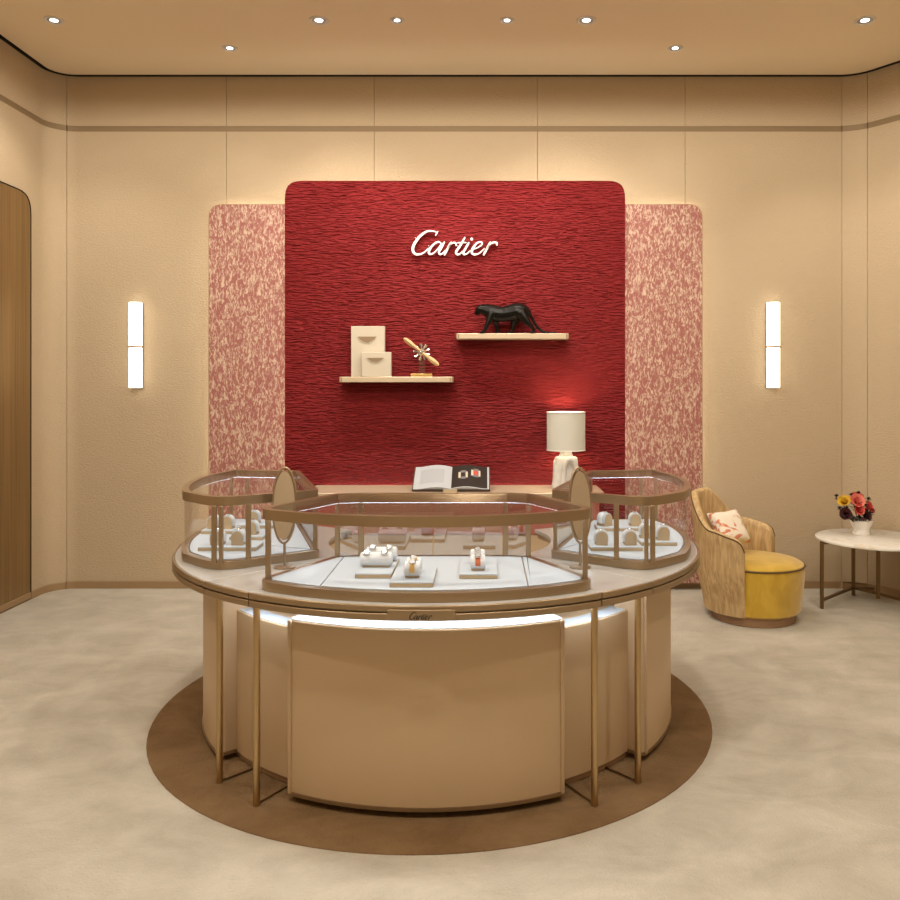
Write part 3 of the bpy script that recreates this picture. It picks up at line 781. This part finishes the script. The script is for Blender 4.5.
SIDE = {-1: [(-1.06, -.80, 3.67, 3.80, 'front tray'), (-1.19, -1.03, 4.09, 4.22, 'outer tray'), (-1.0, -.84, 3.93, 4.06, 'inner tray'), (-1.06, -.86, 4.25, 4.37, 'rear tray')],
        1: [(.70, .933, 3.67, 3.80, 'front tray'), (.95, 1.115, 3.79, 3.95, 'outer tray'), (.80, 1.13, 4.17, 4.30, 'rear tray')]}
for s in (-1, 1):
    for x0, x1, y0, y1, nm in SIDE[s]:
        tray_xy(x0, x1, y0, y1, f'{nm} of arched watch stands in the {DS if s < 0 else AS}')
ST = {-1: [(-.99, 3.735, 'front tray, nearer the outer glass'), (-.895, 3.735, 'front tray, nearer the mirror'),
           (-1.145, 4.155, 'outer tray, hard by the glass'), (-1.075, 4.155, 'outer tray, inner one of two'),
           (-.907, 3.995, 'alone on the inner tray'), (-.985, 4.31, 'alone on the rear tray')],
      1: [(.755, 3.735, 'front tray, nearer the mirror'), (.885, 3.735, 'front tray, farther from the mirror'), (.99, 3.90, 'outer tray, inner one of two'), (1.06, 3.85, 'outer tray, outer one of two'),
          (.845, 4.235, 'rear tray, turned sideways'), (1.0, 4.235, 'rear tray, facing forward')]}
first = True
for s in (-1, 1):
    for x, y, nm in ST[s]:
        o = AP if first else dup(AP, (0, 0, 0)); first = False
        o.location = (x, y, TZ); o.rotation_euler = (0, 0, R(40) if 'sideways' in nm else 0)
        o['label'] = f'arched beige watch stand in the {DS if s < 0 else AS}, {nm}'

# vanity mirrors on the counter
def vanity(x, y, label, ang):
    t = thing('vanity_mirror', (x, y, ZT), label, 'mirror', 'arched vanity mirrors on the counter', rz=0)
    zc, a, b = 1.085, .050, .160
    Rm = Matrix.Translation((x, y, zc)) @ Matrix.Rotation(ang, 4, 'Z') @ Matrix.Rotation(R(-4), 4, 'X')
    pt = lambda an, k, yy: Rm @ Vector((a*k*cos(an), yy, b*k*sin(an)*(1 if k == 1 else .98)))
    n = 40; mb = MB()
    f = [mb.bm.verts.new(pt(2*pi*i/n, .93, -.006)) for i in range(n)]; g = [mb.bm.verts.new(pt(2*pi*i/n, .93, .0)) for i in range(n)]
    mb.face(f); mb.face(g[::-1])
    for i in range(n): mb.face((f[i], f[(i+1) % n], g[(i+1) % n], g[i]))
    mb.build('mirror_plate', 'mirror', t)
    MB().tube([pt(2*pi*i/n, 1, 0) for i in range(n)], .0055, 8, True).build('oval_frame', 'champagne', t)
    mb = MB(); f = [mb.bm.verts.new(pt(2*pi*i/n, .95, .002)) for i in range(n)]; g = [mb.bm.verts.new(pt(2*pi*i/n, .95, .006)) for i in range(n)]
    mb.face(f); mb.face(g[::-1])
    for i in range(n): mb.face((f[i], f[(i+1) % n], g[(i+1) % n], g[i]))
    mb.build('back_plate', 'champagne', t)
    MB().tube([(x, y, ZT+.006), (x, y, zc-b)], .0055, 10).build('stem', 'champagne', t)
    MB().lathe([(.045, 0), (.045, .005), (.02, .009)], (x, y, ZT+.0005), 28).build('foot', 'champagne', t)
vanity(-.633, 3.513, 'slim oval vanity mirror between front showcase and door-side showcase', R(-4))
vanity(.633, 3.513, 'slim oval vanity mirror between front showcase and armchair-side showcase', R(20))

# ------------------------------------------------------------------ armchair
ch = thing('armchair', (2.06, 5.68, 0), 'curved tub armchair in straw weave with yellow velvet seat', 'armchair')
FA = atan2(-.57, .82)
ch.rotation_euler = (0, 0, 0)
CM = Matrix.Translation((2.06, 5.68, 0)) @ Matrix.Rotation(FA, 4, 'Z')
def sm(a, b, x):
    t = min(1, max(0, (x-a)/(b-a))); return t*t*(3-2*t)
def rim(phi):
    p = abs(phi); h = .855-.225*sm(18, 66, p)-.03*sm(66, 92, p)
    if p > 86: h -= .085*(1-sqrt(max(0, 1-((p-86)/16)**2)))
    return h
def rad(z, phi): return .305+.058*sm(.05, .40, z)+.035*sm(.4, .85, z)
mb = MB(); n, mz = 64, 14; PH = 102; th = .055
ou, inn = [], []
for i in range(n+1):
    phi = -PH+2*PH*i/n; h = rim(phi); c_, s_ = -cos(R(phi)), sin(R(phi)); co, ci = [], []
    for j in range(mz+1):
        z = .062+(h-.022-.062)*j/mz; r = rad(z, phi)
        co.append(mb.bm.verts.new(CM @ Vector((c_*r, s_*r, z))))
    r0 = rad(h, phi)
    for k, (dr, dz) in enumerate(((-.006, .012), (-.018, .020), (-.032, .021), (-.046, .013))):
        co.append(mb.bm.verts.new(CM @ Vector((c_*(r0+dr), s_*(r0+dr), h-.022+dz))))
    for j in range(mz+1):
        z = h-.022+(.30-(h-.022))*j/mz; r = rad(z, phi)-th
        ci.append(mb.bm.verts.new(CM @ Vector((c_*r, s_*r, z))))
    ou.append(co+ci)
m_ = len(ou[0])
for a, b in zip(ou, ou[1:]):
    for j in range(m_-1): mb.face((a[j], a[j+1], b[j+1], b[j]))
mb.face(ou[0][::-1]); mb.face(ou[-1])
mb.build('curved_shell', 'straw', ch)
for i in (0, n//1):
    pass
rimline = []
for i in range(n+1):
    phi = -PH+2*PH*i/n; h = rim(phi); r = rad(h, phi)-.004; rimline.append(CM @ Vector((-cos(R(phi))*r, sin(R(phi))*r, h-.010)))
MB().tube(rimline, .005, 6).build('rim_piping', 'piping', ch)
cx0 = .035
pf = lambda r, z: (r, z)
off = CM @ Vector((cx0, 0, 0))
MB().lathe([(.285, .062), (.300, .075), (.318, .22), (.326, .33), (.322, .375)], (off.x, off.y, 0), 56).build('seat_drum', 'velvet', ch)
MB().lathe([(.322, .377), (.318, .388), (.295, .402), (.24, .414), (.15, .422), (.03, .425)], (off.x, off.y, 0), 56).build('seat_cushion', 'velvet', ch)
MB().tube([(off.x+.325*cos(2*pi*i/64), off.y+.325*sin(2*pi*i/64), .377) for i in range(64)], .006, 6, True).build('seat_piping', 'piping', ch)
MB().lathe([(.27, .0), (.275, .004), (.275, .06)], (off.x-.01, off.y, 0), 48).build('plinth', 'plinth', ch)
# scatter cushion
pc = Vector((1.925, 5.715, .605)); rotp = Matrix.Rotation(FA-R(34), 4, 'Z') @ Matrix.Rotation(R(-34), 4, 'Y') @ Matrix.Rotation(R(4), 4, 'X')
PM = Matrix.Translation(pc) @ rotp
mb = MB(); n = 18; grid = {}
for side in (1, -1):
    for i in range(n+1):
        for j in range(n+1):
            u, v = 2*i/n-1, 2*j/n-1; e = (1-u**4)*(1-v**4)
            if side == -1 and (i in (0, n) or j in (0, n)): grid[(side, i, j)] = grid[(1, i, j)]; continue
            k = 1-.06*(1-abs(u))*abs(v)**3-.06*(1-abs(v))*abs(u)**3
            pinch = .93 + .07*max(abs(u), abs(v))
            grid[(side, i, j)] = mb.bm.verts.new(PM @ Vector((side*.058*max(e, 0)**.45, u*.130*k*(1-.05*(1-v*v)), v*.130*k*(1-.05*(1-u*u)))))
    for i in range(n):
        for j in range(n): mb.face((grid[(side, i, j)], grid[(side, i+1, j)], grid[(side, i+1, j+1)], grid[(side, i, j+1)]))
cu = mb.build('scatter_cushion', 'pillow', origin=tuple(pc-Vector((0, 0, .17))))
tag(cu, 'cream scatter cushion with red pattern leaning inside the armchair', 'cushion')

# ------------------------------------------------------------------ side table with flowers
tx, ty, tr, tz = 3.03, 5.89, .40, .50
tb = thing('side_table', (tx, ty, 0), 'round pale marble side table on slim dark brass legs', 'table')
MB().lathe([(tr-.012, tz-.020), (tr, tz-.014), (tr, tz-.003), (tr-.004, tz)], (tx, ty, 0), 64).build('table_top', 'marble', tb)
lp = [(2.64, 5.87), (3.03, 6.235), (3.08, 5.945), (3.33, 5.66)]
for x, y in lp:
    MB().box(x-.011, x+.011, y-.011, y+.011, .0 if (x, y) != lp[2] else .05, tz-.020).build('leg', 'dark_brass', tb, bev=.002)
def bar(a, b, z=.06):
    a, b = Vector(a), Vector(b); d = (b-a).normalized(); nn = Vector((-d.y, d.x))*.009
    MB().prism([tuple(a+nn), tuple(b+nn), tuple(b-nn), tuple(a-nn)], z-.009, z+.009).build('cross_bar', 'dark_brass', tb)
hub = (3.03, 6.235)
bar(lp[0], hub); bar(hub, lp[3]); bar(hub, (3.17, 6.20)); bar(lp[0], lp[2], tz-.03); bar(lp[2], lp[3], tz-.03)
vx, vy = 3.01, 6.06
vase = thing('footed_vase', (vx, vy, tz), 'small white footed bowl vase on the side table', 'vase')
MB().lathe([(.060, 0), (.061, .008), (.054, .022), (.052, .036), (.060, .05), (.074, .072), (.078, .097), (.081, .104), (.077, .106), (.068, .085), (.03, .06)], (vx, vy, tz), 36).build('bowl', 'ceramic', vase)
def bloom(c, r, m, label, ax):
    t = thing('flower', c, label, 'flower', 'flowers in the white vase'); c = Vector(c); ax = Vector(ax).normalized(); q = ax.to_track_quat('Z', 'Y').to_matrix().to_4x4()
    mb = MB()
    for ring, (np_, rr_, tilt_) in enumerate(((7, 1., 20), (6, .75, 45), (5, .5, 68), (3, .28, 82))):
        for i in range(np_):
            a = 2*pi*(i+.5*ring)/np_
            g = Matrix.Translation(c) @ q @ Matrix.Rotation(a, 4, 'Z') @ Matrix.Rotation(-R(tilt_), 4, 'Y')
            cols = []
            for s in range(4):
                u = s/3; w = r*rr_*.55*sin(pi*(.12+.74*u)); row = []
                for v in (-1, 0, 1): row.append(mb.bm.verts.new(g @ Vector((r*rr_*u, v*w, .10*r*(v*v)+.18*r*u*u))))
                cols.append(row)
            for a_, b_ in zip(cols, cols[1:]):
                for v in (0, 1): mb.face((a_[v], a_[v+1], b_[v+1], b_[v]))
    mb.ball(c, r*.2, 8); mb.build('petals', m, t)
    e = Vector((vx+.25*(c.x-vx), vy+.25*(c.y-vy), tz+.085)); MB().tube([c-ax*.004, (c+e)/2, e], .004, 6).build('stem', 'leaf', t)
def F(px, py, dy): # a bloom in the bouquet
    d = vy+dy; return (.2217+(px-484)*d/820, d, 1.6-(py-385)*d/820)
bloom(F(845, 503, -.03), .058, 'pet_yellow', 'yellow bloom in the white vase', (-.5, -.6, .8))
bloom(F(856, 502, -.06), .062, 'pet_pink', 'coral bloom at the centre of the bouquet', (0, -.9, .6))
bloom(F(858, 510, -.095), .046, 'pet_red', 'red bloom low at the bouquet front', (.1, -1, .3))
bloom(F(867, 508, -.04), .056, 'pet_red', 'red bloom on the outer side of the bouquet', (.8, -.6, .5))
bloom(F(857, 498, .02), .05, 'pet_red', 'red bloom at the top of the bouquet', (.1, -.3, 1))
bloom(F(866, 516, -.07), .042, 'plum', 'dark plum bloom low beside the vase rim', (.6, -.9, .2))
bloom(F(846, 514, -.07), .05, 'plum', 'dark plum bloom under the yellow bloom', (-.5, -.9, .2))
def sprig(px, py, dy, m, label):
    e = Vector(F(px, py, dy)); b = Vector((vx+.35*(e.x-vx), vy+.35*(e.y-vy), tz+.09)); t = thing('leaf_sprig', tuple(b), label, 'sprig', 'dark sprigs in the white vase')
    mid = (b+e)/2+Vector((0, 0, .02)); P = [b, mid, e]
    MB().tube(P, .004, 6).build('stem', m, t)
    mb = MB()
    for i in range(16):
        u = .3+.7*i/15; c = (b*(1-u)+mid*u)*(1-u)+(mid*(1-u)+e*u)*u; a = i*2.4
        d = Vector((cos(a), sin(a)*.8, .5+.3*sin(i))).normalized()*.042; s = d.cross(Vector((.3, .2, 1))).normalized()*.016
        v = [mb.bm.verts.new(c), mb.bm.verts.new(c+d*.5+s), mb.bm.verts.new(c+d), mb.bm.verts.new(c+d*.5-s), mb.bm.verts.new(c+d*.5+Vector((0, 0, .004)))]
        mb.face((v[0], v[1], v[4])); mb.face((v[1], v[2], v[4])); mb.face((v[2], v[3], v[4])); mb.face((v[3], v[0], v[4]))
    mb.build('leaves', m, t)
sprig(836, 497, .0, 'leaf', 'dark leafy sprig reaching up toward the armchair side')
sprig(839, 509, -.05, 'leaf', 'dark leafy sprig drooping low on the armchair side')
sprig(858, 494, .02, 'plum', 'dark sprig rising from the bouquet top')
sprig(872, 512, -.02, 'leaf', 'dark sprig reaching out on the far side of the bouquet')
sprig(866, 516, -.07, 'leaf', 'dark sprig curling over the vase rim')

for px, py, dy, m, l in ((842, 518, -.08, 'leaf', 'short dark sprig under the plum bloom, armchair side'), (853, 519, -.10, 'leaf', 'short dark sprig hanging over the front of the vase'),
                         (862, 520, -.09, 'plum', 'short plum sprig at the outer front of the vase'), (851, 496, .03, 'leaf', 'dark sprig standing behind the yellow bloom'),
                         (868, 500, .03, 'leaf', 'dark sprig standing behind the outer red bloom')):
    sprig(px, py, dy, m, l)

# ------------------------------------------------------------------ camera and render look
cam = bpy.data.cameras.new('camera'); co = bpy.data.objects.new('camera', cam); COL.objects.link(co)
co.location = (.2217, 0, 1.6); co.rotation_euler = (pi/2, 0, 0)
cam.sensor_width = 36; cam.lens = 36*820/900; cam.shift_x = -34/900; cam.shift_y = -65/900; cam.clip_start = .05
SC.camera = co
w = bpy.data.worlds.new('world'); SC.world = w; w.use_nodes = True
w.node_tree.nodes['Background'].inputs['Color'].default_value = (0, 0, 0, 1)
SC.view_settings.view_transform = 'Standard'; SC.view_settings.look = 'None'; SC.view_settings.gamma = 1
SC.view_settings.exposure = 0.1; SC.view_settings.use_curve_mapping = False
cy = SC.cycles
cy.use_denoising = True; cy.max_bounces = 10; cy.diffuse_bounces = 5; cy.glossy_bounces = 5; cy.transparent_max_bounces = 32
cy.sample_clamp_indirect = 6; cy.caustics_reflective = False; cy.caustics_refractive = False; cy.blur_glossy = .3
